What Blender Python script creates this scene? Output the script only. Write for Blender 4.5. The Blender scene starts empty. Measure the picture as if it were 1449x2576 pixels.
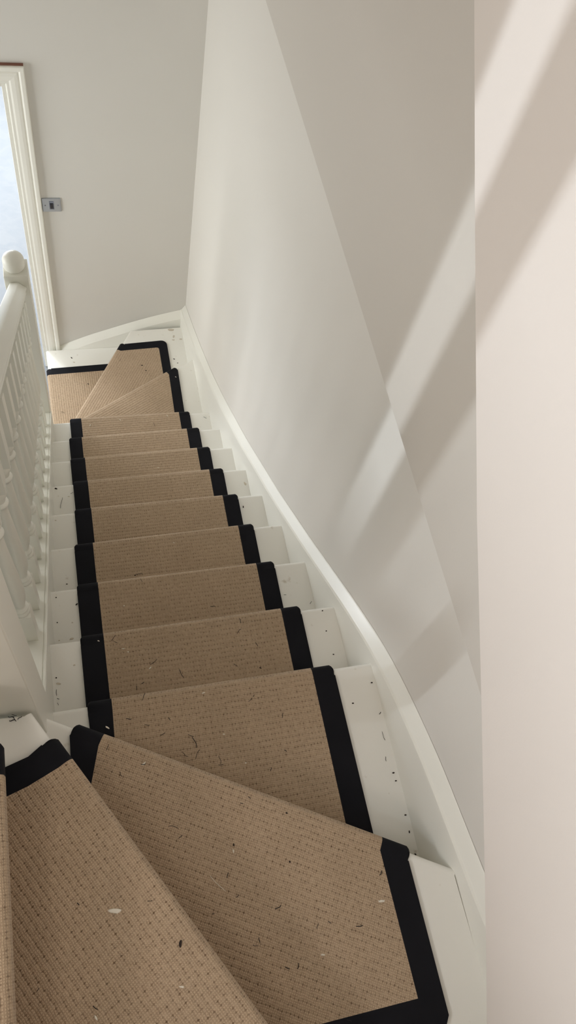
import bpy, bmesh, math, random
from mathutils import Vector, Matrix
random.seed(7)
S = bpy.context.scene
COL = S.collection
PI = math.pi
# ------------------------------------------------------------------ measures (metres)
GO, RISE = 0.225, 0.18838          # going and rise of a step
XL, XR = 0.178, 0.939              # inner faces of the two strings
XWALL = 0.969                      # lower right wall
XUP, XPAN = 0.934, 0.876           # upper right wall, boxed panel in front of it
YF, YB = 2.942, -0.66              # far wall, back wall
NEAR = -0.019
def zk(k): return -k * RISE
def yn(k): return k * GO + NEAR
FLOOR_Z = zk(13)

# ------------------------------------------------------------------ materials
def new_mat(name):
    m = bpy.data.materials.new(name); m.use_nodes = True
    nt = m.node_tree; nt.nodes.clear()
    o = nt.nodes.new('ShaderNodeOutputMaterial'); b = nt.nodes.new('ShaderNodeBsdfPrincipled')
    nt.links.new(b.outputs[0], o.inputs[0])
    return m, nt, b
def paint(name, col, rough=0.5, var=0.03, bump=0.02, bscale=350, bdist=0.0006, spec=0.4, dirt=None):
    m, nt, b = new_mat(name); N, L = nt.nodes.new, nt.links.new
    tc = N('ShaderNodeTexCoord')
    n1 = N('ShaderNodeTexNoise'); n1.inputs['Scale'].default_value = 2.2; n1.inputs['Detail'].default_value = 3
    L(tc.outputs['Object'], n1.inputs['Vector'])
    mx = N('ShaderNodeMix'); mx.data_type = 'RGBA'
    mx.inputs[6].default_value = tuple(c * (1 - var) for c in col) + (1,)
    mx.inputs[7].default_value = tuple(min(1, c * (1 + var)) for c in col) + (1,)
    L(n1.outputs[0], mx.inputs[0])
    out = mx.outputs[2]
    if dirt:
        nd = N('ShaderNodeTexNoise'); nd.inputs['Scale'].default_value = 38; nd.inputs['Detail'].default_value = 4
        L(tc.outputs['Object'], nd.inputs['Vector'])
        rp = N('ShaderNodeValToRGB'); rp.color_ramp.elements[0].position = 0.68; rp.color_ramp.elements[1].position = 0.80
        L(nd.outputs[0], rp.inputs[0])
        md = N('ShaderNodeMix'); md.data_type = 'RGBA'
        L(rp.outputs[0], md.inputs[0]); L(out, md.inputs[6]); md.inputs[7].default_value = dirt + (1,)
        out = md.outputs[2]
    L(out, b.inputs['Base Color'])
    b.inputs['Roughness'].default_value = rough
    b.inputs['Specular IOR Level'].default_value = spec
    n2 = N('ShaderNodeTexNoise'); n2.inputs['Scale'].default_value = bscale; n2.inputs['Detail'].default_value = 2
    L(tc.outputs['Object'], n2.inputs['Vector'])
    bp = N('ShaderNodeBump'); bp.inputs['Strength'].default_value = bump * 10; bp.inputs['Distance'].default_value = bdist
    L(n2.outputs[0], bp.inputs['Height']); L(bp.outputs[0], b.inputs['Normal'])
    return m
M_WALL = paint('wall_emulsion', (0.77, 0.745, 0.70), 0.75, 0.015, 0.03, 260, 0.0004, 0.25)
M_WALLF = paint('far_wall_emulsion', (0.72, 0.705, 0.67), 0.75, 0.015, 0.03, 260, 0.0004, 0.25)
M_GLOSS = paint('white_satin_paint', (0.86, 0.85, 0.785), 0.32, 0.02, 0.02, 120, 0.0005, 0.45)
M_TREAD = paint('painted_tread', (0.85, 0.835, 0.78), 0.38, 0.03, 0.03, 90, 0.0006, 0.4, dirt=(0.62, 0.57, 0.48))
M_RAIL = paint('banister_paint', (0.78, 0.77, 0.70), 0.36, 0.03, 0.03, 80, 0.0006, 0.45)
M_UPPER = paint('upper_wall_shade_tone', (0.67, 0.635, 0.585), 0.75, 0.015, 0.03, 260, 0.0004, 0.25)  # wall emulsion darkened in its colour, standing in for weaker light
M_CEIL = paint('ceiling_paint', (0.82, 0.80, 0.76), 0.8, 0.01)
M_THREAD = paint('black_thread', (0.012, 0.011, 0.013), 0.8, 0.1)
M_LUMP = paint('dark_lint', (0.03, 0.02, 0.015), 0.9, 0.3)
M_PALE = paint('pale_fluff', (0.75, 0.70, 0.60), 0.9, 0.1)
M_STAIN = paint('brown_grime', (0.60, 0.54, 0.45), 0.8, 0.3)
M_CHROME, _nt, _b = new_mat('brushed_chrome')
_b.inputs['Base Color'].default_value = (0.50, 0.54, 0.60, 1); _b.inputs['Metallic'].default_value = 0.85; _b.inputs['Roughness'].default_value = 0.33
M_BLACKP = paint('black_plastic', (0.03, 0.03, 0.04), 0.4, 0.05)
M_GREYP = paint('grey_plastic', (0.22, 0.24, 0.30), 0.4, 0.05)
M_WOODGAP = paint('bare_filler_edge', (0.22, 0.10, 0.07), 0.9, 0.2)

def mat_marble():
    m, nt, b = new_mat('pale_marble'); N, L = nt.nodes.new, nt.links.new
    tc = N('ShaderNodeTexCoord'); n = N('ShaderNodeTexNoise'); n.inputs['Scale'].default_value = 9; n.inputs['Detail'].default_value = 6
    n.inputs['Distortion'].default_value = 1.2
    L(tc.outputs['Object'], n.inputs['Vector'])
    r = N('ShaderNodeValToRGB'); r.color_ramp.elements[0].position = 0.35; r.color_ramp.elements[1].position = 0.6
    r.color_ramp.elements[0].color = (0.195, 0.208, 0.228, 1); r.color_ramp.elements[1].color = (0.215, 0.225, 0.24, 1)
    L(n.outputs[0], r.inputs[0]); L(r.outputs[0], b.inputs['Base Color']); b.inputs['Roughness'].default_value = 0.5
    return m
M_MARBLE = mat_marble()

def mat_weave():
    """looped wool: ribs along v, rows along u, with small dark pits between the loops. UVs are metres."""
    m, nt, b = new_mat('tan_wool_loop'); N, L = nt.nodes.new, nt.links.new
    uv = N('ShaderNodeUVMap'); uv.uv_map = 'UVMap'
    def mth(op, a, bb=None, c=None):
        n = N('ShaderNodeMath'); n.operation = op
        for i, v in enumerate((a, bb, c)):
            if v is None: continue
            if isinstance(v, (int, float)): n.inputs[i].default_value = v
            else: L(v, n.inputs[i])
        return n.outputs[0]
    wob = N('ShaderNodeTexNoise'); wob.inputs['Scale'].default_value = 60; wob.inputs['Detail'].default_value = 2
    L(uv.outputs[0], wob.inputs['Vector'])
    sep = N('ShaderNodeSeparateXYZ'); L(uv.outputs[0], sep.inputs[0])
    sw = N('ShaderNodeSeparateXYZ'); L(wob.outputs['Color'], sw.inputs[0])
    u = mth('ADD', sep.outputs[0], mth('MULTIPLY', mth('SUBTRACT', sw.outputs[0], 0.5), 0.0034))
    v = mth('ADD', sep.outputs[1], mth('MULTIPLY', mth('SUBTRACT', sw.outputs[1], 0.5), 0.0038))
    PU, PV = 0.0078, 0.0126           # pit pitch; loops are a half and a third of it
    def cosn(x, p, ph=0.0): return mth('COSINE', mth('MULTIPLY_ADD', x, 2 * PI / p, ph))
    pu = mth('MULTIPLY_ADD', cosn(u, PU), 0.5, 0.5); pv = mth('MULTIPLY_ADD', cosn(v, PV), 0.5, 0.5)
    pit = mth('MULTIPLY', mth('POWER', pu, 2.6), mth('POWER', pv, 2.6))
    # rounded loops: thin dark seams on a grid of half the pitch
    lu = mth('POWER', mth('MULTIPLY_ADD', cosn(u, PU / 2), 0.5, 0.5), 2.2)
    lv = mth('POWER', mth('MULTIPLY_ADD', cosn(v, PV / 3), 0.5, 0.5), 2.2)
    seam = mth('MAXIMUM', mth('MULTIPLY', lu, 0.8), lv)
    fine = N('ShaderNodeTexNoise'); fine.inputs['Scale'].default_value = 520; fine.inputs['Detail'].default_value = 3
    L(uv.outputs[0], fine.inputs['Vector'])
    big = N('ShaderNodeTexNoise'); big.inputs['Scale'].default_value = 14; big.inputs['Detail'].default_value = 4
    L(uv.outputs[0], big.inputs['Vector'])
    pv2 = N('ShaderNodeTexNoise'); pv2.inputs['Scale'].default_value = 110; pv2.inputs['Detail'].default_value = 1
    L(uv.outputs[0], pv2.inputs['Vector'])
    pit = mth('MULTIPLY', pit, mth('MULTIPLY_ADD', pv2.outputs[0], 2.6, -0.7))
    dark = mth('ADD', mth('MULTIPLY', pit, 0.52), mth('MULTIPLY', seam, mth('MULTIPLY_ADD', pv2.outputs[0], 0.80, 0.0)))
    dark = mth('ADD', dark, mth('MULTIPLY', mth('SUBTRACT', fine.outputs[0], 0.5), 0.6))
    n = N('ShaderNodeMath'); n.operation = 'ADD'; n.use_clamp = True; L(dark, n.inputs[0]); n.inputs[1].default_value = 0.0
    c0 = N('ShaderNodeMix'); c0.data_type = 'RGBA'
    c0.inputs[6].default_value = (0.48, 0.36, 0.245, 1); c0.inputs[7].default_value = (0.58, 0.44, 0.305, 1)
    L(big.outputs[0], c0.inputs[0])
    c1 = N('ShaderNodeMix'); c1.data_type = 'RGBA'; L(n.outputs[0], c1.inputs[0]); L(c0.outputs[2], c1.inputs[6])
    c1.inputs[7].default_value = (0.17, 0.105, 0.06, 1)
    L(c1.outputs[2], b.inputs['Base Color'])
    b.inputs['Roughness'].default_value = 0.95; b.inputs['Specular IOR Level'].default_value = 0.1
    b.inputs['Sheen Weight'].default_value = 0.15
    h = mth('SUBTRACT', mth('MULTIPLY', fine.outputs[0], 0.5), mth('ADD', mth('MULTIPLY', seam, 0.5), mth('ADD', mth('MULTIPLY', pit, 0.6), mth('MULTIPLY', mth('POWER', pv, 2.0), 0.55))))
    bp = N('ShaderNodeBump'); bp.inputs['Strength'].default_value = 0.9; bp.inputs['Distance'].default_value = 0.0016
    L(h, bp.inputs['Height']); L(bp.outputs[0], b.inputs['Normal'])
    return m
M_WEAVE = mat_weave()
def mat_tape():
    m, nt, b = new_mat('black_cotton_tape'); N, L = nt.nodes.new, nt.links.new
    uv = N('ShaderNodeUVMap'); uv.uv_map = 'UVMap'
    w = N('ShaderNodeTexNoise'); w.inputs['Scale'].default_value = 900; w.inputs['Detail'].default_value = 1
    L(uv.outputs[0], w.inputs['Vector'])
    n = N('ShaderNodeTexNoise'); n.inputs['Scale'].default_value = 12; n.inputs['Detail'].default_value = 3
    L(uv.outputs[0], n.inputs['Vector'])
    mx = N('ShaderNodeMix'); mx.data_type = 'RGBA'; mx.inputs[6].default_value = (0.005, 0.005, 0.0065, 1); mx.inputs[7].default_value = (0.011, 0.011, 0.015, 1)
    L(n.outputs[0], mx.inputs[0]); L(mx.outputs[2], b.inputs['Base Color'])
    b.inputs['Roughness'].default_value = 0.85; b.inputs['Specular IOR Level'].default_value = 0.2
    ad = N('ShaderNodeMath'); ad.operation = 'MULTIPLY_ADD'; ad.inputs[1].default_value = 6.0
    L(n.outputs[0], ad.inputs[0]); L(w.outputs[0], ad.inputs[2])
    bp = N('ShaderNodeBump'); bp.inputs['Strength'].default_value = 0.5; bp.inputs['Distance'].default_value = 0.0008
    L(ad.outputs[0], bp.inputs['Height']); L(bp.outputs[0], b.inputs['Normal'])
    return m
M_TAPE = mat_tape()

# ------------------------------------------------------------------ helpers
def obj(name, bm, m, parent=None, smooth=False, kind=None, bevel=0, bseg=2, autosmooth=True):
    me = bpy.data.meshes.new(name)
    bmesh.ops.recalc_face_normals(bm, faces=bm.faces)
    bm.to_mesh(me); bm.free()
    me.materials.append(m)
    o = bpy.data.objects.new(name, me); COL.objects.link(o)
    if parent: o.parent = parent
    if smooth:
        for p in me.polygons: p.use_smooth = True
        if autosmooth:
            try: me.set_sharp_from_angle(angle=math.radians(42))
            except Exception: pass
    if bevel:
        md = o.modifiers.new('bevel', 'BEVEL'); md.width = bevel; md.segments = bseg; md.limit_method = 'ANGLE'; md.angle_limit = math.radians(35)
    if kind: o['kind'] = kind
    return o
def thing(name, label, cat, loc=(0, 0, 0), group=None):
    o = bpy.data.objects.new(name, None); COL.objects.link(o); o.empty_display_size = 0.05
    o.location = loc; o['label'] = label; o['category'] = cat
    if group: o['group'] = group
    return o
def tag(o, label, cat, group=None):
    o['label'] = label; o['category'] = cat
    if group: o['group'] = group
    return o
def box(bm, x0, x1, y0, y1, z0, z1):
    vs = [bm.verts.new((x, y, z)) for z in (z0, z1) for y in (y0, y1) for x in (x0, x1)]
    for f in ((0, 2, 3, 1), (4, 5, 7, 6), (0, 1, 5, 4), (2, 6, 7, 3), (0, 4, 6, 2), (1, 3, 7, 5)):
        bm.faces.new([vs[i] for i in f])
def boxes(*bs):
    bm = bmesh.new()
    for b in bs: box(bm, *b)
    return bm
def prism(bm, pts, z0, z1):
    a = [bm.verts.new((x, y, z0)) for x, y in pts]; b = [bm.verts.new((x, y, z1)) for x, y in pts]
    bm.faces.new(a[::-1]); bm.faces.new(b)
    n = len(pts)
    for i in range(n): bm.faces.new((a[i], a[(i + 1) % n], b[(i + 1) % n], b[i]))
def loft(bm, secs, caps=True, closed=True):
    """secs: lists of 3D points, all the same length, joined section to section"""
    rows = [[bm.verts.new(p) for p in s] for s in secs]
    n = len(rows[0])
    for a, b in zip(rows, rows[1:]):
        for i in range(n if closed else n - 1):
            bm.faces.new((a[i], a[(i + 1) % n], b[(i + 1) % n], b[i]))
    if caps and closed:
        bm.faces.new(rows[0][::-1]); bm.faces.new(rows[-1])
    return rows
def lathe(bm, prof, cx, cy, seg=20, cap=True):
    rows = []
    for r_, z in prof:
        rows.append([bm.verts.new((cx + r_ * math.cos(2 * PI * i / seg), cy + r_ * math.sin(2 * PI * i / seg), z)) for i in range(seg)])
    for a, b in zip(rows, rows[1:]):
        for i in range(seg): bm.faces.new((a[i], a[(i + 1) % seg], b[(i + 1) % seg], b[i]))
    if cap:
        bm.faces.new(rows[0][::-1]); bm.faces.new(rows[-1])
def interp(tab, y):
    if y <= tab[0][0]:
        (a, b), (c, d) = tab[0], tab[1]
    elif y >= tab[-1][0]:
        (a, b), (c, d) = tab[-2], tab[-1]
    else:
        for i in range(len(tab) - 1):
            if tab[i][0] <= y <= tab[i + 1][0]: (a, b), (c, d) = tab[i], tab[i + 1]; break
    return b + (d - b) * (y - a) / (c - a)
def smooth_tab(tab, y, w=0.09):
    return sum(interp(tab, y + w * t) for t in (-1, -0.5, 0, 0.5, 1)) / 5

# ------------------------------------------------------------------ the setting
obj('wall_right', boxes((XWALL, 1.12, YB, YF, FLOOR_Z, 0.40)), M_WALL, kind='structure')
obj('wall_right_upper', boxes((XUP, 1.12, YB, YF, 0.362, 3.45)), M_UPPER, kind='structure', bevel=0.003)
# boxed panel standing proud of the upper wall, its lower edge raking upwards away from the camera
EDGE = [(-0.66, 0.024), (-0.525, 0.129), (-0.389, 0.235), (-0.081, 0.468), (0.174, 0.657), (0.528, 0.940), (0.721, 1.097), (2.93, 2.893), (2.93, 3.45)]
bm = bmesh.new()
poly = [(y, z) for y, z in EDGE] + [(YB, 3.45)]
a = [bm.verts.new((XPAN, y, z)) for y, z in poly]; b = [bm.verts.new((XUP + 0.06, y, z)) for y, z in poly]
bm.faces.new(a); bm.faces.new(b[::-1])
for i in range(len(poly)): bm.faces.new((a[i], b[i], b[(i + 1) % len(poly)], a[(i + 1) % len(poly)]))
M_PANEL = paint('panel_lit_tone', (0.83, 0.775, 0.73), 0.75, 0.015, 0.03, 260, 0.0004, 0.25)  # wall emulsion made lighter and pinker, standing in for warm light
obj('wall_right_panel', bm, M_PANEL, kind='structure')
DX0, DX1, DZ1 = -0.68, 0.150, -0.580      # doorway in the far wall
obj('wall_far', boxes((DX1, 1.12, YF, YF + 0.13, FLOOR_Z, 3.45), (-1.45, DX0, YF, YF + 0.13, FLOOR_Z, 3.45), (DX0, DX1, YF, YF + 0.13, DZ1, 3.45)), M_WALLF, kind='structure')
obj('wall_back', boxes((-1.45, 1.12, YB - 0.12, YB, FLOOR_Z, 3.45)), M_WALL, kind='structure')
# left wall with the landing window (unseen; two lights and a broad post placed to shape the wall stripes) and a hall window below
WX0, WX1 = -1.45, -1.33
Wy0, Wy1, Wy2, Wy3, Wz0, Wz1 = -0.60, 0.398, 0.492, 0.570, 0.95, 3.36
WZS = 1.72  # raised sill of the wide opening, set to fade its light low down
Hy0, Hy1, Hz0, Hz1 = 1.60, 2.75, -1.75, -0.25
obj('wall_left', boxes((WX0, WX1, YB, Wy0, FLOOR_Z, 3.45), (WX0, WX1, Wy0, Wy3, Wz1, 3.45), (WX0, WX1, Wy0, Wy3, FLOOR_Z, Wz0), (WX0, WX1, Wy0, Wy1, Wz0, WZS),
    (WX0, WX1, Wy3, YF, 0.0, 3.45), (WX0, WX1, Wy3, Hy0, FLOOR_Z, 0.0), (WX0, WX1, Hy1, YF, FLOOR_Z, 0.0),
    (WX0, WX1, Hy0, Hy1, FLOOR_Z, Hz0), (WX0, WX1, Hy0, Hy1, Hz1, 0.0)), M_WALL, kind='structure')
w = obj('window_1', boxes((WX0 + .02, WX1 + .01, Wy1, Wy2, Wz0, Wz1)), M_GLOSS, kind='structure')
obj('window_sill', boxes((WX0 + .02, WX1 + .05, Wy0 - .02, Wy3 + .04, Wz0 - .03, Wz0)), M_GLOSS, w)
w = obj('window_2', boxes((WX0 + .02, WX1 + .01, Hy0, Hy0 + .05, Hz0, Hz1), (WX0 + .02, WX1 + .01, Hy1 - .05, Hy1, Hz0, Hz1), (WX0 + .02, WX1 + .01, Hy0, Hy1, Hz0, Hz0 + .05), (WX0 + .02, WX1 + .01, Hy0, Hy1, Hz1 - .05, Hz1), (WX0 + .03, WX1 - .02, (Hy0 + Hy1) / 2 - .02, (Hy0 + Hy1) / 2 + .02, Hz0, Hz1)), M_GLOSS, kind='structure')
obj('ceiling', boxes((-1.45, 1.12, YB, YF + .1, 3.45, 3.55)), M_CEIL, kind='structure')
obj('floor', boxes((-1.45, 1.12, YB, YF, FLOOR_Z - .08, FLOOR_Z)), M_MARBLE, kind='structure')
obj('floor_landing', boxes((-1.33, 0.04, 0.26, YF, 0.33, 0.565), (-1.33, -0.085, YB, 0.26, 0.33, 0.565)), M_CEIL, kind='structure')
# room beyond the doorway
obj('floor_back_room', boxes((-1.6, 1.3, YF, 6.2, FLOOR_Z - .08, FLOOR_Z + .001)), M_MARBLE, kind='structure')
obj('wall_back_room', boxes((-1.7, -1.6, YF + .13, 6.2, FLOOR_Z, 0.2), (1.3, 1.4, YF + .13, 6.2, FLOOR_Z, 0.2), (-1.7, -1.2, 6.2, 6.3, FLOOR_Z, 0.2), (1.0, 1.4, 6.2, 6.3, FLOOR_Z, 0.2), (-1.2, 1.0, 6.2, 6.3, FLOOR_Z, -1.9), (-1.2, 1.0, 6.2, 6.3, -0.15, 0.2)), M_WALL, kind='structure')
obj('ceiling_back_room', boxes((-1.7, 1.4, YF + .13, 6.3, 0.2, 0.3)), M_CEIL, kind='structure')

# moulded door surround
def architrave():
    prof = [(0, 0), (0, .008), (.006, .012), (.016, .012), (.024, .016), (.040, .018), (.052, .017), (.058, .013), (.062, .020), (.066, .023), (.080, .023), (.083, .020), (.083, 0)]
    bm = bmesh.new()
    xo, zo = DX1, DZ1
    # inner edge path: right jamb up, mitre, head to the left, mitre, down the left jamb
    secs = []
    for (px, pz, sx, sz) in ((xo, FLOOR_Z, 1, 0), (xo, zo, 1, 1), (DX0, zo, -1, 1), (DX0, FLOOR_Z, -1, 0)):
        secs.append([(px + sx * u, YF - d, pz + sz * u) for u, d in prof])
    loft(bm, secs)
    return bm
d = obj('door_1', boxes((DX1 - .016, DX1, YF - .004, YF + .134, FLOOR_Z, DZ1), (DX0, DX0 + .016, YF - .004, YF + .134, FLOOR_Z, DZ1), (DX0 + .016, DX1 - .016, YF - .004, YF + .134, DZ1 - .016, DZ1)), M_GLOSS, kind='structure', bevel=.002)
ar = obj('architrave', architrave(), M_GLOSS, d, bevel=.0012)
obj('paint_gap', boxes((DX0 - .07, DX1 + .081, YF - .012, YF, DZ1 + .0832, DZ1 + .0875)), M_WOODGAP, d)
# ------------------------------------------------------------------ staircase
def nose_pts(P, Q, n, zt, th=0.030, r=0.013, seg=6):
    """2D offsets (outward, z) of a rounded tread nosing"""
    pts = [(-r, zt)]
    for i in range(1, seg + 1):
        a = PI / 2 * i / seg; pts.append((-r + r * math.sin(a), zt - r + r * math.cos(a)))
    pts += [(0, zt - th + r)]
    for i in range(1, seg + 1):
        a = PI / 2 * i / seg; pts.append((-r + r * math.cos(a), zt - th + r - r * math.sin(a)))
    return pts
def line_cut(P, Q, x):
    t = (x - P[0]) / (Q[0] - P[0]); return (x, P[1] + t * (Q[1] - P[1]))
def tread(P, Q, back, zt, n, th=0.030):
    """P->Q nosing line (2D), back: remaining outline from Q round to P, n: outward normal"""
    bm = bmesh.new()
    prof = nose_pts(P, Q, n, zt, th)
    secs = [[(X[0] + n[0] * o, X[1] + n[1] * o, z) for o, z in prof] for X in (P, Q)]
    rows = loft(bm, secs, caps=False, closed=False)
    top = [rows[0][0], rows[1][0]] + [bm.verts.new((x, y, zt)) for x, y in back]
    bot = [rows[0][-1], rows[1][-1]] + [bm.verts.new((x, y, zt - th)) for x, y in back]
    bm.faces.new(top); bm.faces.new(bot[::-1])
    for i in range(1, len(top) - 1): bm.faces.new((top[i], bot[i], bot[i + 1], top[i + 1]))
    bm.faces.new((top[-1], bot[-1], bot[0], top[0]))
    bm.faces.new(rows[0]); bm.faces.new(rows[1][::-1])
    return bm
def riser(P, Q, n, ztop, th=0.018, set_back=0.022):
    bm = bmesh.new()
    a = [(X[0] - n[0] * s, X[1] - n[1] * s) for X, s in ((P, set_back), (Q, set_back), (Q, set_back + th), (P, set_back + th))]
    prism(bm, a, ztop - RISE - .004, ztop - .028)
    return bm
stair = thing('staircase', 'white painted winding staircase between the two strings, under the tan runner', 'staircase', (0, 0, 0))
def add_step(P, Q, back, k, n):
    o = obj('tread', tread(P, Q, back, zk(k), n), M_TREAD, stair, smooth=True)
    if k < 12 + 1: obj('riser', riser(P, Q, n, zk(k)), M_GLOSS, stair)
def unit(P, Q, side):
    dx, dy = Q[0] - P[0], Q[1] - P[1]; l = math.hypot(dx, dy); n = (-dy / l, dx / l)
    return n if n[0] * side[0] + n[1] * side[1] > 0 else (-n[0], -n[1])
XLs, XRs = XL - .004, XR + .004
for k in range(1, 10):
    bk = yn(k - 1) - .03 if k > 1 else -0.42
    if k == 1: back = [(XRs, -0.40), (0.80, -0.24), (XLs, 0.10)]
    else: back = [(XRs, bk), (XLs, bk)]
    add_step((XLs, yn(k)), (XRs, yn(k)), back, k, (0, 1))
W0 = ((XLs, 0.153), (XRs, -0.283)); nW0 = unit(*W0, (0, 1))
WA = ((0.176, 0.110), (0.606, YB + .02)); nWA = unit(*WA, (1, 1))
WB = ((0.140, 0.112), (0.140, YB + .02)); nWB = (1, 0)
add_step(W0[0], W0[1], [(XRs, YB + .02), (0.50, YB + .02), (0.178, 0.06)], 0, nW0)
add_step(WA[0], WA[1], [(0.02, YB + .02), (0.02, 0.112)], -1, nWA)
add_step(WB[0], WB[1], [(-0.10, YB + .02), (-0.10, 0.112)], -2, nWB)
add_step((-0.085, 0.112), (-0.085, YB + .02), [(-0.12, YB + .02), (-0.12, 0.112)], -3, (1, 0))
W10 = ((XLs, 2.485 + .567 * (XLs - .928)), (XRs, 2.485 + .567 * (XRs - .928))); n10 = unit(*W10, (-1, 1))
W11 = ((0.205, 2.142), (0.640, 2.872)); n11 = unit(*W11, (-1, 1))
W12 = ((0.168, 2.125), (0.150, 2.905)); n12 = unit(*W12, (-1, 0))
add_step(W10[0], W10[1], [(XRs, yn(9) - .03), (XLs, yn(9) - .03)], 10, n10)
add_step(W11[0], W11[1], [(XRs, 2.905 - .03), (XRs, 2.40), (0.26, 2.02)], 11, n11)
add_step(W12[0], W12[1], [(XRs, 2.905), (XRs, 2.05), (0.19, 2.02)], 12, n12)

# wall string with its eased top edge (thicker than the wall line, sloping top and a small bead)
ZIN = [(-0.66, 0.20), (-0.50, 0.125), (-0.393, 0.074), (-0.30, 0.044), (-0.179, 0.008), (-0.077, -0.022), (0.056, -0.080), (0.141, -0.122), (0.234, -0.178), (0.394, -0.303), (0.719, -0.580), (1.03, -0.832), (1.473, -1.164), (1.893, -1.448), (2.129, -1.593), (2.45, -1.765), (2.70, -1.885), (2.95, -1.995)]
bm = bmesh.new(); secs = []
N_ = 90
for i in range(N_ + 1):
    y = (YB + .001) + (YF - .001 - YB - .001) * i / N_
    z = smooth_tab(ZIN, y, 0.05); zo = z + 0.034
    lo = max(FLOOR_Z + .002, z - 0.42)
    secs.append([(XR, y, lo), (XR, y, z - .006), (XR + .002, y, z), (XR + .006, y, z + .0015), (XR + .009, y, z - .0005 + .004), (XWALL - .006, y, zo - .003), (XWALL - .001, y, zo), (XWALL - .001, y, lo)])
loft(bm, secs)
obj('wall_string', bm, M_GLOSS, stair, smooth=True)
# string along the far wall under the switch
bm = bmesh.new(); secs = []
FARS = [(0.155, -2.305), (0.233, -2.262), (0.40, -2.180), (0.654, -2.082), (0.80, -2.032), (0.974, -1.985)]
for i in range(31):
    x = 0.147 + (XR + .02 - 0.147) * i / 30
    z = smooth_tab(FARS, x, .05); z = z - .04; zo = z + .040
    lo = max(FLOOR_Z + .002, z - .30)
    yy = YF - .034
    secs.append([(x, yy, lo), (x, yy, z - .004), (x, yy + .003, z + .001), (x, YF - .004, zo - .004), (x, YF - .001, zo), (x, YF - .001, lo)])
loft(bm, secs)
obj('wall_string', bm, M_GLOSS, stair, smooth=True)

# outer string under the balusters
SL = RISE / GO
def zst(y, h=0.060): return -SL * y + h
bm = bmesh.new(); secs = []
for y in (0.195, 2.045):
    t = zst(y)
    secs.append([(0.100, y, t - .34), (XL, y, t - .34), (XL, y, t - .024), (XL - .0015, y, t - .020), (XL - .0015, y, t - .016), (XL, y, t - .012), (XL, y, t - .002), (XL - .002, y, t), (XL - .006, y, t), (XL - .0075, y, t - .003), (XL - .009, y, t), (0.102, y, t), (0.100, y, t - .002)])
loft(bm, secs)
obj('outer_string', bm, M_RAIL, stair)
bm = bmesh.new()
a = [(0.195, zst(.195) - .33), (2.045, zst(2.045) - .33), (2.045, FLOOR_Z), (0.195, FLOOR_Z)]
va = [bm.verts.new((0.105, y, z)) for y, z in a]; vb = [bm.verts.new((0.125, y, z)) for y, z in a]
bm.faces.new(va); bm.faces.new(vb[::-1])
for i in range(4): bm.faces.new((va[i], vb[i], vb[(i + 1) % 4], va[(i + 1) % 4]))
obj('spandrel_panel', bm, M_GLOSS, stair)

# ------------------------------------------------------------------ banister
ban = thing('banister', 'white painted banister with turned spindles, left of the stair runner', 'banister', (0.14, 0.16, 0))
ban_loc = Vector((0.14, 0.16, 0))
def bobj(name, bm, m, parent=None, **kw):
    if parent is None:
        bmesh.ops.translate(bm, verts=bm.verts, vec=-ban_loc); return obj(name, bm, m, ban, **kw)
    bmesh.ops.translate(bm, verts=bm.verts, vec=-ban_loc); return obj(name, bm, m, parent, **kw)
# handrail, rounded top with a moulded waist
RX0, RX1 = 0.100, 0.160
def rail_prof():
    pts = [(RX0 + .008, -.070), (RX1 - .008, -.070), (RX1 - .004, -.060), (RX1 - .008, -.048), (RX1 - .002, -.040), (RX1, -.030), (RX1 - .003, -.024), (RX1 - .012, -.018), (RX1 - .020, -.009), (RX1 - .025, -.003), (RX1 - .029, 0.0)]
    for i in range(0, 6): a = PI / 2 + PI / 2 * i / 5; pts.append((RX0 + .007 + .007 * math.cos(a), -.007 + .007 * math.sin(a)))
    pts += [(RX0, -.030), (RX0 + .002, -.040), (RX0 + .008, -.048), (RX0 + .004, -.060)]
    return pts
bm = bmesh.new()
loft(bm, [[(x, y, -SL * y + .930 + dz) for x, dz in rail_prof()] for y in (0.205, 2.034)])
bobj('handrail', bm, M_RAIL, smooth=True)
# spindles
NB = 13
def baluster():
    """built at its own origin: foot at z=0 follows the rake"""
    bm = bmesh.new(); s = 0.0195; H = 0.800
    def sqsec(z, hs, rake=0): return [(x * hs, y * hs, z - SL * y * hs * rake) for x, y in ((-1, -1), (1, -1), (1, 1), (-1, 1))]
    loft(bm, [sqsec(-.004, s, 1), sqsec(.165, s), sqsec(.170, s * .93)])
    loft(bm, [sqsec(H - .170, s * .93), sqsec(H - .165, s), sqsec(H + .004, s, 1)])
    prof = [(.0150, .165), (.0150, .170), (.0185, .174), (.0192, .178), (.0185, .182), (.0140, .186), (.0135, .189), (.0175, .193), (.0182, .197), (.0175, .201), (.0128, .205), (.0120, .211),
            (.0128, .220), (.0160, .238), (.0188, .262), (.0198, .288), (.0194, .318), (.0180, .360), (.0160, .410), (.0140, .465), (.0124, .515), (.0116, .550),
            (.0118, .560), (.0160, .565), (.0172, .570), (.0160, .575), (.0120, .580), (.0130, .590), (.0165, .600), (.0178, .608), (.0165, .616), (.0150, .622), (.0150, .640)]
    lathe(bm, prof, 0, 0, 18)
    return bm
B0 = None
for i in range(NB):
    y = 0.430 + 0.1193 * i
    if B0 is None:
        B0 = obj('baluster', baluster(), M_RAIL, ban, smooth=True); o = B0
    else:
        o = B0.copy(); COL.objects.link(o); o.parent = ban
    o.location = Vector((0.1395, y, zst(y))) - ban_loc
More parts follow.
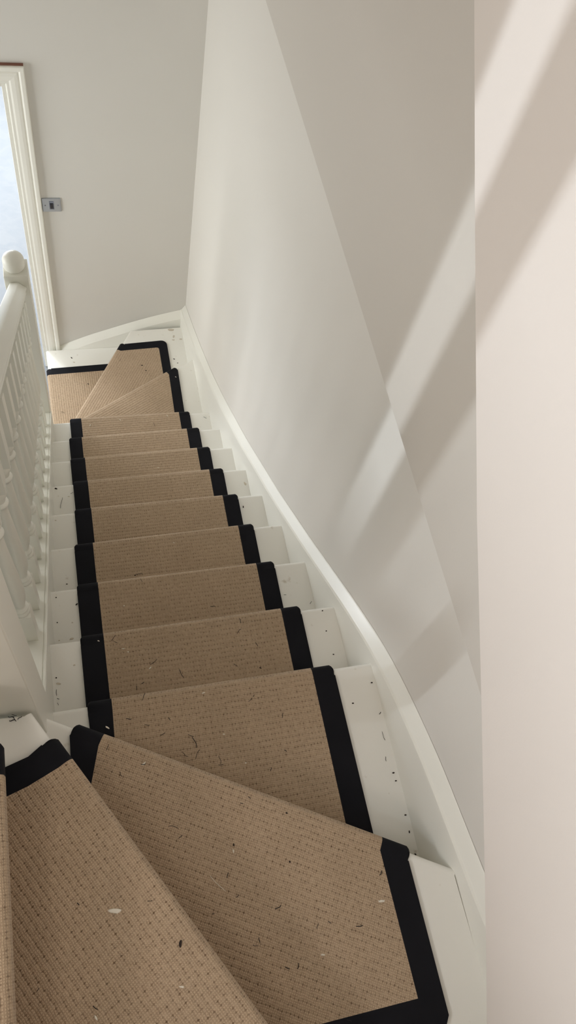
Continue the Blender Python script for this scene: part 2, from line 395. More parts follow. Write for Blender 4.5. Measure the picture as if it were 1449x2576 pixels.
# newels
bm = boxes((0.095, 0.187, 0.114, 0.206, -0.62, 0.82))
nt_ = bobj('newel_post', bm, M_RAIL, bevel=.003)
def cap(cx, cy, z, rr, hh):
    bm = bmesh.new()
    prof = [(rr * .80, z - .002), (rr * .80, z + .006), (rr * .97, z + .010), (rr, z + .016)]
    prof += [(rr, z + .016 + hh * .50)]
    for i in range(1, 9):
        a = PI / 2 * i / 8; prof.append((max(.0008, rr * math.cos(a)), z + .016 + hh * .50 + hh * .62 * math.sin(a)))
    lathe(bm, prof, cx, cy, 32); return bm
bobj('newel_cap', cap(.141, .16, 0.82, .041, .05), M_RAIL, nt_, smooth=True)
bm = boxes((0.083, 0.173, 2.032, 2.122, FLOOR_Z + .001, -0.740))
nb_ = bobj('newel_post', bm, M_RAIL, bevel=.003)
bobj('newel_cap', cap(.125, 2.077, -0.740, .040, .050), M_RAIL, nb_, smooth=True)

# ------------------------------------------------------------------ stair runner and winder carpets
CT = 0.0085
def uvset(bm): return bm.loops.layers.uv.new('UVMap')
def sheet_profile(zt, drop, set_b=0.0, r=0.017, seg=6, back=0.02, wave=0.0):
    """outer surface of carpet over a nosing: (outward offset, z, arc length) from the tread back to the riser foot"""
    f = CT + .0015
    pts = [(-back, zt + CT, 0.0), (-r + f, zt + CT, back - r + f)]
    s = pts[-1][2]
    for i in range(1, seg + 1):
        a = PI / 2 * i / seg; s += r * PI / 2 / seg
        pts.append((-r + f + r * math.sin(a), zt + CT - r + r * math.cos(a), s))
    z = zt - .022; s += pts[-1][1] - z; pts.append((f, z, s))
    s += .02; pts.append((-.008, z - .012, s))
    zb = zt - drop + CT
    s += (z - .012) - zb; pts.append((-.010, zb, s))
    return pts
def strip(bm, uvl, A, B, n, pr, u0, u1, taper=0, nx=1):
    """carpet over one nosing from A to B (nosing points). taper: -1 left end rolls under, +1 right end, thins to nothing"""
    inner = [(o - (CT if abs(o - pr[-1][0]) < .02 or z < pr[1][1] - .01 else 0), z) for o, z, s in pr]
    L = math.hypot(B[0] - A[0], B[1] - A[1])
    stops = [(i / nx, 0.0) for i in range(nx + 1)]
    e = .007 / L if L > 0 else 0
    if taper < 0: stops = [(0, .0065), (e * .35, .003), (e, 0.0), (1, 0.0)]
    if taper > 0: stops = [(0, 0.0), (1 - e, 0.0), (1 - e * .35, .003), (1, .0065)]
    rows = []
    for t, sh in stops:
        X = (A[0] + (B[0] - A[0]) * t, A[1] + (B[1] - A[1]) * t)
        row = []
        for i, (o, z, s) in enumerate(pr):
            if z > pr[0][1] - .002: oo, zz = o, z - sh
            else: oo, zz = o - sh, z - sh * .3
            row.append((bm.verts.new((X[0] + n[0] * oo, X[1] + n[1] * oo, zz)), u0 + (u1 - u0) * t, s))
        rows.append(row)
    for a, b in zip(rows, rows[1:]):
        for i in range(len(a) - 1):
            q = (a[i], a[i + 1], b[i + 1], b[i]); f = bm.faces.new([v[0] for v in q])
            for l, v in zip(f.loops, q): l[uvl].uv = (v[1], v[2])
    # end flanges so the sheet has thickness
    for row, sg in ((rows[0], 1), (rows[-1], -1)):
        vs = [v[0] for v in row]
        low = []
        for (v, uu, ss), (o, z, s) in zip(row, pr):
            if z > pr[0][1] - .002: low.append(bm.verts.new((v.co.x, v.co.y, zk_floor(z))))
            else: low.append(bm.verts.new((v.co.x - n[0] * CT, v.co.y - n[1] * CT, v.co.z - (.004 if i < 8 else 0))))
        for i in range(len(vs) - 1):
            f = bm.faces.new((vs[i], vs[i + 1], low[i + 1], low[i]))
            for l in f.loops: l[uvl].uv = (row[0][1], 0)
def zk_floor(z): return z - CT + .0004
def slab(bm, uvl, poly, zt, dirv, org=(0, 0), edge=.003, n2=None, v0=0.0):
    """flat carpet lying on a tread; the top edge is slightly eased"""
    n = len(poly)
    cx = sum(p[0] for p in poly) / n; cy = sum(p[1] for p in poly) / n
    def uvof(x, y):
        dx, dy = x - org[0], y - org[1]
        nn_ = n2 or (-dirv[1], dirv[0])
        return (dx * dirv[0] + dy * dirv[1], dx * nn_[0] + dy * nn_[1] + v0)
    ins = []
    for i in range(n):
        p0, p1, p2 = poly[i - 1], poly[i], poly[(i + 1) % n]
        d1 = Vector((p1[0] - p0[0], p1[1] - p0[1])).normalized(); d2 = Vector((p2[0] - p1[0], p2[1] - p1[1])).normalized()
        nn = Vector((-(d1.y + d2.y), d1.x + d2.x))
        if nn.length > 1e-6: nn.normalize()
        if nn.dot(Vector((cx - p1[0], cy - p1[1]))) < 0: nn = -nn
        ins.append((p1[0] + nn.x * edge, p1[1] + nn.y * edge))
    top = [bm.verts.new((x, y, zt + CT)) for x, y in ins]
    mid = [bm.verts.new((x, y, zt + CT - edge * .8)) for x, y in poly] if edge > 0 else top
    bot = [bm.verts.new((x, y, zt + .0004)) for x, y in poly]
    fs = [bm.faces.new(top), bm.faces.new(bot[::-1])]
    for i in range(n):
        j = (i + 1) % n
        if edge > 0: fs.append(bm.faces.new((top[i], mid[i], mid[j], top[j])))
        fs.append(bm.faces.new((mid[i], bot[i], bot[j], mid[j])))
    for f in fs:
        for l in f.loops: l[uvl].uv = uvof(l.vert.co.x, l.vert.co.y)
RL0, RL1, RR1, RR0 = 0.254, 0.3105, 0.7885, 0.841
# straight runner: one length of carpet and its two edge tapes. Each pass has small fitting errors of a few millimetres
run = thing('stair_runner', 'tan woven wool runner with black edges down the straight steps', 'carpet', (0.55, 0.2, 0))
FIT = {1: (.000, .000), 2: (.000, .004), 3: (.001, .002), 4: (-.003, .004), 5: (.002, .001), 6: (.001, .002), 7: (-.002, .001), 8: (.000, .003), 9: (.008, .002)}
LFT = {1: (.262, .316), 2: (.254, .313), 3: (.252, .312), 4: (.250, .309), 5: (.257, .315), 6: (.257, .313), 7: (.251, .311), 8: (.250, .306), 9: (.258, .312)}
RGT = {1: (.788, .842), 2: (.788, .842), 3: (.785, .840), 4: (.789, .841), 5: (.790, .846), 6: (.790, .846), 7: (.786, .842), 8: (.784, .842), 9: (.787, .840)}
field = bmesh.new(); fl = uvset(field); tl = bmesh.new(); tll = uvset(tl); tr = bmesh.new(); trl = uvset(tr)
vacc = 0.0
for k in range(1, 10):
    l0, l1 = LFT[k]; r1, r0 = RGT[k]
    dl, dr = FIT[k]
    yl, yr = yn(k) + dl, yn(k) + dr
    def Y(x): return yl + (yr - yl) * (x - .28) / .56
    pr = sheet_profile(zk(k), RISE)
    pr = [(o, z, s + vacc) for o, z, s in pr]
    A, B, C_, D_ = (l0, Y(l0)), (l1, Y(l1)), (r1, Y(r1)), (r0, Y(r0))
    n = unit(B, C_, (0, 1))
    strip(field, fl, B, C_, n, pr, l1, r1)
    strip(tl, tll, A, B, n, pr, l0, l1, taper=-1)
    strip(tr, trl, C_, D_, n, pr, r1, r0, taper=1)
    # flat lengths over the tread
    if k > 1:
        pl0, pl1 = LFT[k - 1]; prr1, prr0 = RGT[k - 1]
        bk = yn(k - 1) - .022
        sl = [(l1, Y(l1) - .02), (r1, Y(r1) - .02), (r1, bk), (l1, bk)]
        slab(field, fl, sl, zk(k), (1, 0), (0, Y(.55) - .02), edge=0, v0=vacc)
        slab(tl, tll, [(l0 + .0, Y(l0) - .02), (l1, Y(l1) - .02), (l1, bk), (l0, bk)], zk(k), (1, 0), (0, 0), edge=0)
        slab(tr, trl, [(r1, Y(r1) - .02), (r0, Y(r0) - .02), (r0, bk), (r1, bk)], zk(k), (1, 0), (0, 0), edge=0)
    else:
        # top step: widening wedge that runs back under the first winder
        slab(field, fl, [(l1, Y(l1) - .02), (r1, Y(r1) - .02), (.789, -.24), (.60, -.12), (.40, .0), (l1 - .004, .045)], zk(1), (1, 0), (0, Y(.55) - .02), edge=0, v0=vacc)
        slab(tl, tll, [(l0, Y(l0) - .02), (l1, Y(l1) - .02), (l1 - .004, .045), (l0 + .004, .07)], zk(1), (1, 0), edge=0)
        slab(tr, trl, [(r1, Y(r1) - .02), (r0, Y(r0) - .02), (.846, -.27), (.789, -.24)], zk(1), (1, 0), edge=0)
    vacc += .0122 * round((RISE + GO) / .0122)
def robj(bm, name, m, parent, smooth=True):
    bmesh.ops.translate(bm, verts=bm.verts, vec=-parent.location)
    return obj(name, bm, m, parent, smooth=smooth)
robj(field, 'woven_field', M_WEAVE, run); o = robj(tl, 'edge_tape', M_TAPE, run); o['label'] = 'black left edge tape'
o = robj(tr, 'edge_tape', M_TAPE, run); o['label'] = 'black right edge tape'

def carpet_piece(name, label, loc, k, P, Q, fieldpoly, tapes, nsplits, side, drop=RISE, scale=1.0):
    """P,Q nosing line of the tread; nsplits: list of (t0,t1,'f'|'t',taper) along the nosing"""
    t = thing(name, label, 'carpet', loc, 'winder carpets')
    n = unit(P, Q, side); L = math.hypot(Q[0] - P[0], Q[1] - P[1]); dv = ((Q[0] - P[0]) / L, (Q[1] - P[1]) / L)
    pr = sheet_profile(zk(k), drop, back=.018)
    fb = bmesh.new(); fu = uvset(fb); tb = []
    for t0, t1, kd, tp in nsplits:
        A = (P[0] + dv[0] * t0, P[1] + dv[1] * t0); B = (P[0] + dv[0] * t1, P[1] + dv[1] * t1)
        if kd == 'f': strip(fb, fu, A, B, n, pr, t0, t1)
        else:
            b2 = bmesh.new(); u2 = uvset(b2); strip(b2, u2, A, B, n, pr, t0, t1, taper=tp); tb.append(b2)
    slab(fb, fu, fieldpoly, zk(k), dv, (P[0] - n[0] * .018, P[1] - n[1] * .018), edge=0, n2=n)
    for i, tp in enumerate(tapes):
        if i < len(tb): b2 = tb[i]; u2 = b2.loops.layers.uv['UVMap']
        else: b2 = bmesh.new(); u2 = uvset(b2); tb.append(b2)
        slab(b2, u2, tp, zk(k), dv, P, edge=0)
    robj(fb, 'woven_field', M_WEAVE, t)
    for b2 in tb: robj(b2, 'edge_tape', M_TAPE, t)
    return t
def off(P, n, d): return (P[0] - n[0] * d, P[1] - n[1] * d)
def at(P, Q, t):
    L = math.hypot(Q[0] - P[0], Q[1] - P[1]); return (P[0] + (Q[0] - P[0]) * t / L, P[1] + (Q[1] - P[1]) * t / L)
def tx(P, Q, x):
    L = math.hypot(Q[0] - P[0], Q[1] - P[1]); return (x - P[0]) / (Q[0] - P[0]) * L
# --- first winder below the camera (k=0)
P, Q = W0; n = nW0
a0, a1, b1, b0 = tx(P, Q, .238), tx(P, Q, .291), tx(P, Q, .806), tx(P, Q, .858)
F = lambda t: off(at(P, Q, t), n, .018)
carpet_piece('winder_carpet', 'wide tan carpet wedge with black edges directly above the straight steps', (0.55, -.2, 0), 0, P, Q,
    [F(a1), F(b1), (.803, -.478), (.46, -.478), (.256, -.02)],
    [[F(a0), F(a1), (.256, -.02), (.226, .0)], [F(b1), F(b0), (.853, -.515), (.845, -.528), (.801, -.528), (.803, -.478)], [(.803, -.478), (.801, -.528), (.46, -.528), (.46, -.478)]],
    [(a1, b1, 'f', 0), (a0, a1, 't', -1), (b1, b0, 't', 1)], (0, 1))
# --- second winder (k=-1)
P, Q = WA; n = nWA
c0, c1 = .062, .112
F = lambda t: off(at(P, Q, t), n, .018)
carpet_piece('winder_carpet', 'nearest tan carpet wedge with a long white flake, below the newel post', (0.3, -.2, -zk(1)), -1, P, Q,
    [F(c1), F(.76), (.555, -.62), (.10, -.62), (.10, -.038), (.165, -.018)],
    [[F(c0), F(c1), (.165, -.018), (.10, -.038), (.10, .013), (.127, .019), (.168, .031)]],
    [(c1, .76, 'f', 0), (c0, c1, 't', -1)], (1, 1))
# --- third winder (k=-2): only its nosing shows at the left margin
P, Q = WB; n = nWB
F = lambda t: off(at(P, Q, t), n, .018)
carpet_piece('winder_carpet', 'narrow strip of the highest tan carpet step at the left margin', (0.1, -.2, -zk(2)), -2, P, Q,
    [F(.14), F(.72), (-.07, -.62), (-.07, -.03)], [[F(.09), F(.14), (-.07, -.03), (-.07, .02)]], [(.14, .72, 'f', 0), (.09, .14, 't', -1)], (1, 0))
# --- lower winders
P, Q = W10; n = n10
a0, a1, b1, b0 = tx(P, Q, .262), tx(P, Q, .314), tx(P, Q, .786), tx(P, Q, .838)
F = lambda t: off(at(P, Q, t), n, .018)
yb = yn(9) - .022
carpet_piece('winder_carpet', 'tan carpet wedge with one black right edge just beyond the ninth straight step', (0.55, 2.2, zk(10)), 10, P, Q,
    [F(a1), F(b1), (.788, yb), (.314, yb)], [[F(b1), F(b0), (.841, yb), (.788, yb)]], [(a1, b1, 'f', 0), (b1, b0, 't', 1)], (-1, 1))
P, Q = W11; n = n11
L11 = math.hypot(Q[0] - P[0], Q[1] - P[1])
te = (2.776 - P[1]) / (Q[1] - P[1]) * L11; ti = (2.728 - P[1]) / (Q[1] - P[1]) * L11
F = lambda t: off(at(P, Q, t), n, .018)
fe, fi = F(te), F(ti)
arc = [(.806 + .032 * math.sin(a * PI / 10), 2.746 + .032 * math.cos(a * PI / 10)) for a in range(0, 6)]
arci = [(.776 + .012 * math.sin(a * PI / 6), 2.716 + .012 * math.cos(a * PI / 6)) for a in range(0, 4)]
carpet_piece('winder_carpet', 'corner carpet piece with a black band turning round its far right corner', (0.6, 2.5, zk(11)), 11, P, Q,
    [F(.06), fi] + arci + [(.789, 2.30), (.36, 2.10)],
    [[fi, fe] + arc + [(.838, 2.32), (.789, 2.30)] + arci[::-1]],
    [(.06, ti, 'f', 0), (ti, te, 't', 1)], (-1, 1))
P, Q = W12; n = n12
L12 = math.hypot(Q[0] - P[0], Q[1] - P[1])
te = (2.768 - P[1]) / (Q[1] - P[1]) * L12; ti = te - .045
F = lambda t: off(at(P, Q, t), n, .018)
carpet_piece('winder_carpet', 'lowest carpet piece with a straight black far band, beside the foot of the door surround', (0.3, 2.5, zk(12)), 12, P, Q,
    [F(.06), F(ti), (.62, 2.735), (.62, 2.5), (.30, 2.12)], [[F(ti), F(te), (.62, 2.782), (.62, 2.735)]],
    [(.06, ti, 'f', 0), (ti, te, 't', 1)], (-1, 0))
# carpet on the hall floor below the last step
bm = bmesh.new(); u_ = uvset(bm)
slab(bm, u_, [(-.45, 2.16), (.12, 2.16), (.12, 2.74), (-.45, 2.74)], FLOOR_Z, (0, 1))
hc = obj('hall_carpet', bm, M_WEAVE); tag(hc, 'sliver of tan carpet on the hall floor beside the newel foot', 'carpet')

# ------------------------------------------------------------------ light switch
sw = thing('light_switch', 'square chrome light switch plate on the far wall beside the door', 'light switch', (0.279, YF, -1.210))
bm = boxes((-.044, .044, -.0065, .0, -.040, .040)); obj('face_plate', bm, M_CHROME, sw, bevel=.003)
bm = boxes((-.011, .011, -.0085, -.005, -.024, .024)); obj('switch_surround', bm, M_GREYP, sw, bevel=.001)
bm = bmesh.new()
loft(bm, [[(x, -.0075, -.018), (x, -.0105, -.018), (x, -.0150, .010), (x, -.0075, .016)] for x in (-.0075, .0075)])
obj('rocker', bm, M_BLACKP, sw, bevel=.0008)
for sx in (-.030, .030):
    bm = bmesh.new(); seg = 14
    a = [bm.verts.new((sx + .0035 * math.cos(2 * PI * i / seg), -.0064, .0035 * math.sin(2 * PI * i / seg))) for i in range(seg)]
    b = [bm.verts.new((sx + .0028 * math.cos(2 * PI * i / seg), -.0080, .0028 * math.sin(2 * PI * i / seg))) for i in range(seg)]
    bm.faces.new(a); bm.faces.new(b[::-1])
    for i in range(seg): bm.faces.new((a[i], b[i], b[(i + 1) % seg], a[(i + 1) % seg]))
    obj('screw', bm, M_GREYP, sw)
DEBRIS=[(3,'c','t',0.6241,0.543,0.6389,0.5396),(2,'c','t',0.3309,0.4124,0.3428,0.4267),(2,'c','t',0.3371,0.4094,0.3461,0.4044),(2,'c','t',0.4201,0.3344,0.4404,0.3478),(2,'c','t',0.4926,0.3118,0.5016,0.2884),(2,'c','t',0.67,0.4257,0.6721,0.4125),(2,'c','t',0.6573,0.3848,0.6705,0.3966),(2,'c','t',0.7016,0.3541,0.7058,0.3419),(2,'c','t',0.6338,0.3048,0.6434,0.2969),(2,'c','l',0.6982,0.2855,0.7045,0.2819),(2,'c','t',0.3928,0.2888,0.401,0.2922),(2,'c','t',0.3785,0.2738,0.3809,0.2857),(1,'c','t',0.3843,0.1961,0.3924,0.2122),(1,'c','t',0.6227,0.1556,0.6324,0.1613),(1,'c','t',0.6359,0.1651,0.6395,0.1694),(1,'c','t',0.6933,0.105,0.6991,0.1166),(1,'c','t',0.4361,0.1481,0.4404,0.1412),(1,'c','t',0.3821,0.1409,0.3932,0.138),(1,'c','t',0.4133,0.1128,0.425,0.1162),(1,'c','t',0.3434,0.1611,0.3555,0.1591),(1,'c','t',0.4744,0.1042,0.4869,0.0972),(1,'c','t',0.4827,0.0968,0.488,0.0708),(1,'c','t',0.4841,0.0481,0.4967,0.0666),(1,'c','t',0.4546,0.0689,0.4687,0.0555),(1,'c','t',0.5353,0.046,0.5356,0.0269),(1,'c','t',0.5312,0.0267,0.5434,0.0245),(1,'c','t',0.6441,-0.0069,0.6472,0.0012),(1,'c','t',0.6842,0.0329,0.6891,0.029),(0,'c','t',0.2958,0.0586,0.3018,0.0708),(0,'c','t',0.3591,0.0217,0.3682,0.0201),(0,'c','t',0.3962,-0.1029,0.4154,-0.1099),(0,'c','t',0.3171,0.0145,0.3213,0.0045),(0,'c','t',0.5574,-0.0764,0.5615,-0.081),(0,'c','t',0.5402,-0.0848,0.5456,-0.0878),(0,'c','t',0.4129,-0.1276,0.4195,-0.1223),(0,'c','l',0.5146,-0.155,0.5147,-0.1607),(0,'c','t',0.4928,-0.213,0.4962,-0.2041),(0,'c','t',0.5034,-0.2488,0.509,-0.2447),(0,'c','t',0.5338,-0.3221,0.5339,-0.3312),(0,'c','t',0.5201,-0.3313,0.5287,-0.3352),(0,'c','t',0.4549,-0.267,0.4592,-0.2679),(0,'c','l',0.6256,-0.1182,0.6292,-0.1212),(0,'c','l',0.6139,-0.2064,0.6174,-0.2092),(0,'c','t',0.7831,-0.2644,0.7908,-0.2572),(0,'c','t',0.5716,-0.2823,0.5838,-0.2777),(0,'c','t',0.643,-0.3306,0.647,-0.3214),(0,'c','t',0.6661,-0.3226,0.6712,-0.3267),(0,'c','t',0.7166,-0.3408,0.7305,-0.3415),(0,'c','t',0.5716,-0.3782,0.5794,-0.3833),(0,'c','t',0.5928,-0.3862,0.5968,-0.3769),(0,'c','t',0.6643,-0.4808,0.6724,-0.4862),(0,'c','h',0.4618,-0.2026,0.486,-0.2342),(0,'c','f',0.5123,-0.1653,0.5118,-0.1723),(0,'c','f',0.7689,-0.3076,0.7843,-0.3106),(0,'c','f',0.6394,-0.3718,0.6491,-0.3754),(0,'c','f',0.3608,0.0187,0.3697,0.0241),(0,'c','f',0.2989,0.1065,0.3064,0.1005),(-1,'c','f',0.2736,-0.2326,0.2982,-0.2375),(-1,'c','l',0.382,-0.3076,0.3846,-0.2967),(-1,'c','t',0.3393,-0.231,0.3475,-0.2313),(-1,'c','t',0.2306,-0.2115,0.2327,-0.216),(-1,'c','f',0.242,-0.3701,0.2465,-0.3793),(-1,'c','f',0.3727,-0.3603,0.3809,-0.3633),(-1,'c','t',0.1612,-0.3222,0.1643,-0.3182),(-1,'c','t',0.2415,-0.3582,0.2482,-0.3651),(-1,'w','t',0.1374,0.1077,0.1479,0.105),(-1,'w','t',0.1421,0.1063,0.1508,0.0967),(-1,'w','t',0.1391,0.0997,0.1483,0.0999),(-1,'w','t',0.1532,0.0997,0.1611,0.1041),(-1,'w','t',0.1436,0.1099,0.1527,0.1067),(1,'w','t',0.9187,-0.0197,0.9169,-0.0302),(1,'w','l',0.9256,-0.0759,0.9312,-0.0769),(1,'w','l',0.9236,-0.0583,0.9313,-0.0584),(1,'w','l',0.9279,-0.1516,0.9333,-0.1526),(1,'w','l',0.9301,-0.1854,0.9296,-0.1919),(1,'w','l',0.9284,-0.2337,0.933,-0.2375),(1,'w','l',0.9264,0.1562,0.9323,0.1553),(1,'w','l',0.8684,0.1145,0.8742,0.1136),(1,'w','t',0.9281,0.0783,0.9338,0.0825),(1,'w','t',0.9246,0.038,0.9271,0.0165),(2,'w','l',0.9014,0.4199,0.9058,0.4192),(2,'w','l',0.8994,0.3608,0.9037,0.3602),(2,'w','l',0.9035,0.2932,0.9089,0.2924),(3,'w','t',0.8513,0.5522,0.8582,0.5499),(3,'w','t',0.9241,0.5116,0.9321,0.5185),(4,'w','l',0.2141,0.7523,0.2201,0.7515),(3,'w','l',0.1895,0.6321,0.1947,0.6335),(3,'w','l',0.2438,0.6016,0.2511,0.6069),(3,'w','l',0.1882,0.5579,0.1918,0.555),(3,'w','s',0.2283,0.551,0.2337,0.5502),(3,'w','s',0.1889,0.5032,0.1942,0.5024),(3,'w','s',0.2178,0.5009,0.2323,0.5044),(2,'w','s',0.2302,0.3657,0.2379,0.3646),(2,'w','l',0.1644,0.3396,0.1682,0.339),(2,'w','s',0.1653,0.3241,0.1785,0.322),(2,'w','s',0.184,0.3242,0.1906,0.3232),(2,'w','t',0.1688,0.3093,0.1683,0.2932),(2,'w','t',0.1715,0.2867,0.1767,0.2838),(2,'w','t',0.1742,0.2755,0.176,0.2686),(6,'w','l',0.1714,1.3193,0.1834,1.3126),(6,'w','t',0.2442,1.2874,0.255,1.2933),(6,'w','t',0.2029,1.2279,0.2135,1.2747),(6,'w','s',0.2322,1.2765,0.241,1.2755),(5,'w','s',0.174,1.08,0.1821,1.0791),(12,'w','l',0.2879,2.8505,0.2974,2.8383),(12,'w','s',0.2949,2.8138,0.3125,2.8084),(12,'c','l',0.3665,2.6425,0.3766,2.6368),(12,'c','t',0.2041,2.4568,0.2238,2.4457),(11,'w','s',0.8531,2.862,0.8991,2.856),(11,'w','s',0.8826,2.7989,0.889,2.822),(11,'w','s',0.9131,2.7878,0.9363,2.7863),(11,'w','s',0.8707,2.7847,0.8891,2.7834),(11,'w','l',0.861,2.6484,0.8699,2.6406),(11,'w','l',0.8774,2.6148,0.8865,2.6142),(11,'c','l',0.6705,2.6091,0.6824,2.6024),(11,'c','l',0.6894,2.5705,0.6993,2.5649),(11,'c','t',0.5575,2.6452,0.5643,2.657),(6,'w','s',0.9225,1.2679,0.9288,1.2479),(9,'w','t',0.907,1.9773,0.9218,1.9668),(5,'w','l',0.86,1.0623,0.8598,1.0524),(9,'c','t',0.6556,1.9574,0.6545,1.9363),(4,'c','t',0.4314,0.754,0.4539,0.7545),(3,'c','t',0.4359,0.6564,0.4384,0.644),(4,'c','l',0.4259,0.7509,0.4333,0.7499),(9,'c','f',0.3479,1.9643,0.3546,1.9758),(9,'c','f',0.4919,1.9929,0.4995,1.9863),(9,'c','f',0.7258,1.9979,0.7293,1.9872),(10,'c','f',0.8253,2.3718,0.8319,2.3659),(7,'c','f',0.6037,1.475,0.612,1.4741),(2,'c','f',0.2968,0.4189,0.3021,0.4159),(5,'c','f',0.8633,0.8649,0.8704,0.864),(1,'c','f',0.5191,0.1911,0.5281,0.1929),(1,'c','f',0.5518,0.0915,0.5571,0.0906),(1,'c','f',0.5898,0.0209,0.5951,0.02),(2,'c','f',0.3547,0.3877,0.3627,0.3866),(2,'c','f',0.4167,0.3232,0.424,0.3302),(4,'c','f',0.5633,0.8503,0.5697,0.8495),(3,'c','f',0.3752,0.5782,0.3819,0.5773),(2,'c','f',0.3667,0.3774,0.3726,0.3765)]
SLIT_E = 240; P_BW = 70; P_BACK = 80; P_HALL = 25; P_FILL = 6.5; P_WL = 5.5; FILL_P = (-0.4, -0.3, 2.7); FILL_T = (-0.3, -0.2, 0); EXPO = 0.04
STEPN = {-2: 'highest winder step', -1: 'nearest winder step', 0: 'winder above the straight steps', 1: 'first straight step', 2: 'second straight step', 3: 'third straight step', 4: 'fourth straight step', 5: 'fifth straight step', 6: 'sixth straight step', 7: 'seventh straight step', 8: 'eighth straight step', 9: 'ninth straight step', 10: 'first lower winder', 11: 'corner winder', 12: 'lowest step'}
ORD = ['leftmost', 'second-from-left', 'third-from-left', 'fourth-from-left', 'fifth-from-left', 'sixth-from-left', 'seventh-from-left', 'eighth-from-left', 'ninth-from-left', 'tenth-from-left', 'eleventh-from-left', 'twelfth-from-left', 'thirteenth-from-left', 'fourteenth-from-left', 'fifteenth-from-left', 'sixteenth-from-left', 'seventeenth-from-left', 'eighteenth-from-left', 'nineteenth-from-left', 'twentieth-from-left'] + ['%s-from-left' % w for w in ('twenty-first', 'twenty-second', 'twenty-third', 'twenty-fourth', 'twenty-fifth', 'twenty-sixth', 'twenty-seventh', 'twenty-eighth', 'twenty-ninth', 'thirtieth')]
def tube(bm, pts, rad, seg=5):
    secs = []
    for i, p in enumerate(pts):
        d = Vector(pts[min(i + 1, len(pts) - 1)]) - Vector(pts[max(i - 1, 0)]); d.normalize()
        a = Vector((0, 0, 1)).cross(d)
        if a.length < 1e-4: a = Vector((1, 0, 0))
        a.normalize(); b = d.cross(a)
        rr = rad * (.55 if i in (0, len(pts) - 1) else 1)
        secs.append([tuple(Vector(p) + a * rr * math.cos(2 * PI * j / seg) + b * rr * math.sin(2 * PI * j / seg)) for j in range(seg)])
    loft(bm, secs)
def blob(bm, c, ax, L, W, H, seg=9):
    """a lumpy flat bit: irregular outline, domed top"""
    px = Vector((-ax.y, ax.x, 0))
    ring = []
    for i in range(seg):
        a = 2 * PI * i / seg; k = random.uniform(.72, 1.15)
        ring.append(ax * (L * k * math.cos(a)) + px * (W * k * math.sin(a)))
    lo = [bm.verts.new(c + v) for v in ring]; mi = [bm.verts.new(c + v * .8 + Vector((0, 0, H * .7 * random.uniform(.7, 1.2)))) for v in ring]
    top = bm.verts.new(c + Vector((0, 0, H)))
    bm.faces.new(lo[::-1])
    for i in range(seg):
        j = (i + 1) % seg
        bm.faces.new((lo[i], lo[j], mi[j], mi[i])); bm.faces.new((mi[i], mi[j], top))
KIND = {'t': ('black_thread', 'black thread', 'thread', M_THREAD, 'black thread offcuts'), 'l': ('lint_speck', 'dark lint speck', 'lint', M_LUMP, 'dark lint specks'),
        'f': ('fluff_tuft', 'pale fluff tuft', 'fluff', M_PALE, 'pale fluff tufts'), 'h': ('pale_hair', 'long pale curved fibre', 'fibre', M_PALE, None), 's': ('grime_smudge', 'brown grime smudge', 'smudge', M_STAIN, 'grime smudges')}
groups = {}
for d in DEBRIS:
    if d[1] == 'w' and 1 <= d[0] <= 9 and min(d[3], d[5]) < .186:      # keep bits clear of the string
        sh_ = .186 - min(d[3], d[5]); d = (d[0], d[1], d[2], d[3] + sh_, d[4], d[5] + sh_, d[6])
    side = 'carpet' if d[1] == 'c' else ('bare left end' if d[3] < .25 and d[0] > 0 else ('bare right end' if d[0] > 0 and d[3] > .8 else 'white paint'))
    groups.setdefault((d[0], side, d[2]), []).append(d)
for (k, side, t), ds in groups.items():
    ds.sort(key=lambda d: d[3])
    for i, (k_, s_, t_, x0, y0, x1, y1) in enumerate(ds):
        z = zk(k) + (CT + .0006 if s_ == 'c' else .0004)
        nm, lb, ct, m, gp = KIND[t]
        c = Vector(((x0 + x1) / 2, (y0 + y1) / 2, z)); ax = Vector((x1 - x0, y1 - y0, 0)); L = max(ax.length, .003); ax.normalize()
        px = Vector((-ax.y, ax.x, 0))
        bm = bmesh.new()
        if t in 'th':
            if t == 'h': rad, n_ = .0005, 14
            else: rad, n_ = random.uniform(.0004, .0008), 9
            bow = random.choice((-1, 1)) * L * random.uniform(.04, .26); kink = random.uniform(-.07, .07) * L
            pts = []
            for j in range(n_ + 1):
                u = j / n_; pts.append(tuple(ax * (u - .5) * L + px * (bow * 4 * u * (1 - u) * .5 + kink * math.sin(u * 2 * PI)) + Vector((0, 0, rad + .0012 * math.sin(PI * u)))))
            tube(bm, pts, rad)
        elif t == 'l': blob(bm, Vector((0, 0, 0)), ax, max(L * .5, .0022), max(L * .22, .0017), .0022)
        elif t == 's': blob(bm, Vector((0, 0, 0)), ax, L * .45, max(L * .22, .0022), .0005)
        else: blob(bm, Vector((0, 0, 0)), ax, max(L * .5, .002), max(L * .16, .0018), .0022, seg=11)
        o = obj(nm, bm, m, smooth=(t in 'th')); o.location = c
        where = STEPN[k]
        if len(ds) == 1: lab = 'only %s on the %s of the %s' % (lb, side, where)
        else: lab = '%s %s on the %s of the %s' % (ORD[i], lb, side, where)
        if k == -1 and t == 'f' and L > .02: nm = 'paint_flake'; o.name = nm; lab = 'long white paint flake in the middle of the nearest tan carpet wedge'; ct = 'flake'; gp = None
        tag(o, lab, ct, gp)

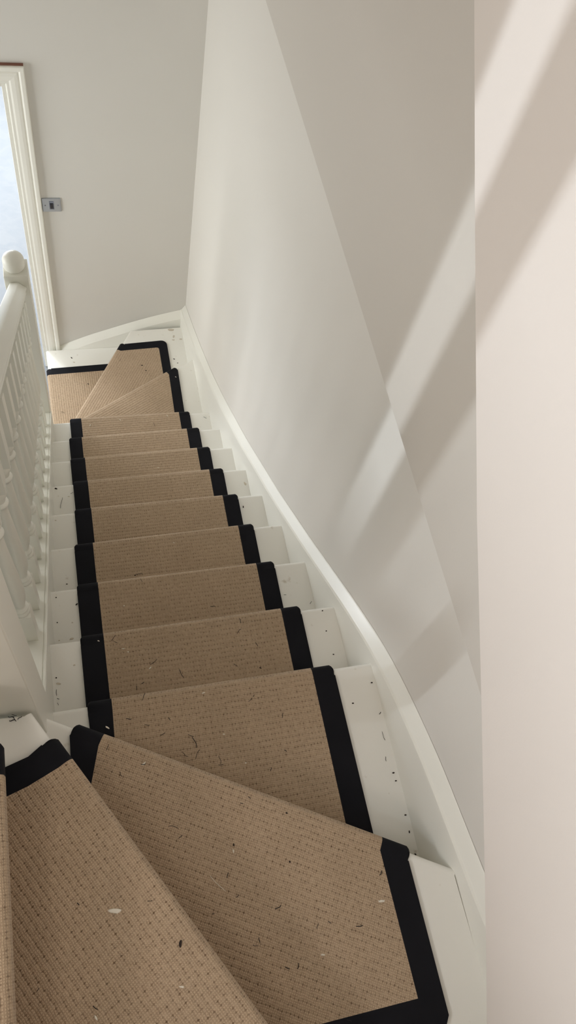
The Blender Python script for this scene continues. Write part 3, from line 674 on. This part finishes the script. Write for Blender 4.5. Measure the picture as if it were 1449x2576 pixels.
# ------------------------------------------------------------------ camera
CP = (0.3167842731, -0.2916171007, 1.6681482727)
ya, pi_, ro, fpx = 0.4948344636, 1.0528781530, 0.3335657384, 2027.27027
fw = Vector((math.sin(ya) * math.cos(pi_), math.cos(ya) * math.cos(pi_), -math.sin(pi_)))
rt = Vector((math.cos(ya), -math.sin(ya), 0)); up = rt.cross(fw)
r2 = math.cos(ro) * rt + math.sin(ro) * up; u2 = -math.sin(ro) * rt + math.cos(ro) * up
cd = bpy.data.cameras.new('camera'); cam = bpy.data.objects.new('camera', cd); COL.objects.link(cam)
cam.matrix_world = Matrix(((r2.x, u2.x, -fw.x, CP[0]), (r2.y, u2.y, -fw.y, CP[1]), (r2.z, u2.z, -fw.z, CP[2]), (0, 0, 0, 1)))
cd.sensor_fit = 'VERTICAL'; cd.sensor_height = 36; cd.lens = fpx / 2576 * 36; cd.clip_start = 0.02
S.camera = cam

# ------------------------------------------------------------------ light
wd = bpy.data.worlds.new('world'); S.world = wd; wd.use_nodes = True
bg = wd.node_tree.nodes['Background']; bg.inputs[0].default_value = (0.80, 0.90, 1.0, 1); bg.inputs[1].default_value = 1.5
def area(name, loc, target, sx, sy, power, col):
    l = bpy.data.lights.new(name, 'AREA'); l.shape = 'RECTANGLE'; l.size = sx; l.size_y = sy; l.energy = power; l.color = col
    o = bpy.data.objects.new(name, l); COL.objects.link(o); o.location = loc
    o.rotation_euler = (Vector(target) - Vector(loc)).to_track_quat('-Z', 'Y').to_euler(); return o
area('daylight_landing', (-6.0, 0.45, 4.6), (0.9, 0.45, 0.35), 0.055, 2.5, SLIT_E, (0.87, 0.94, 1.0))  # daylight as a tall unseen slit, shaped for soft stripes on the wall
area('daylight_back_room', (-0.1, 6.35, -1.0), (-0.1, 3.0, -1.9), 2.1, 1.7, P_BACK, (0.86, 0.93, 1.0))
area('daylight_back_window', (-1.35, 5.0, -1.05), (0.5, 2.45, -1.5), 0.6, 0.9, P_BW, (0.88, 0.93, 1.0))
area('daylight_hall', (-1.5, 2.15, -1.0), (0.5, 2.15, -1.3), 1.1, 1.4, P_HALL, (1.0, 0.99, 0.95))
area('wall_lamp', (-1.0, -0.42, 1.62), (0.9, -0.05, 0.5), 0.25, 0.3, P_WL, (1.0, 0.87, 0.80))
area('upper_fill', FILL_P, FILL_T, 0.5, 0.5, P_FILL, (1.0, 0.94, 0.87))  # added overhead fill for the upper level, no fixture behind it
S.view_settings.view_transform = 'Standard'; S.view_settings.look = 'None'; S.view_settings.gamma = 1.0
S.view_settings.use_curve_mapping = False; S.view_settings.exposure = EXPO
S.cycles.max_bounces = 12; S.cycles.diffuse_bounces = 8; S.cycles.sample_clamp_indirect = 6
S.cycles.use_denoising = True
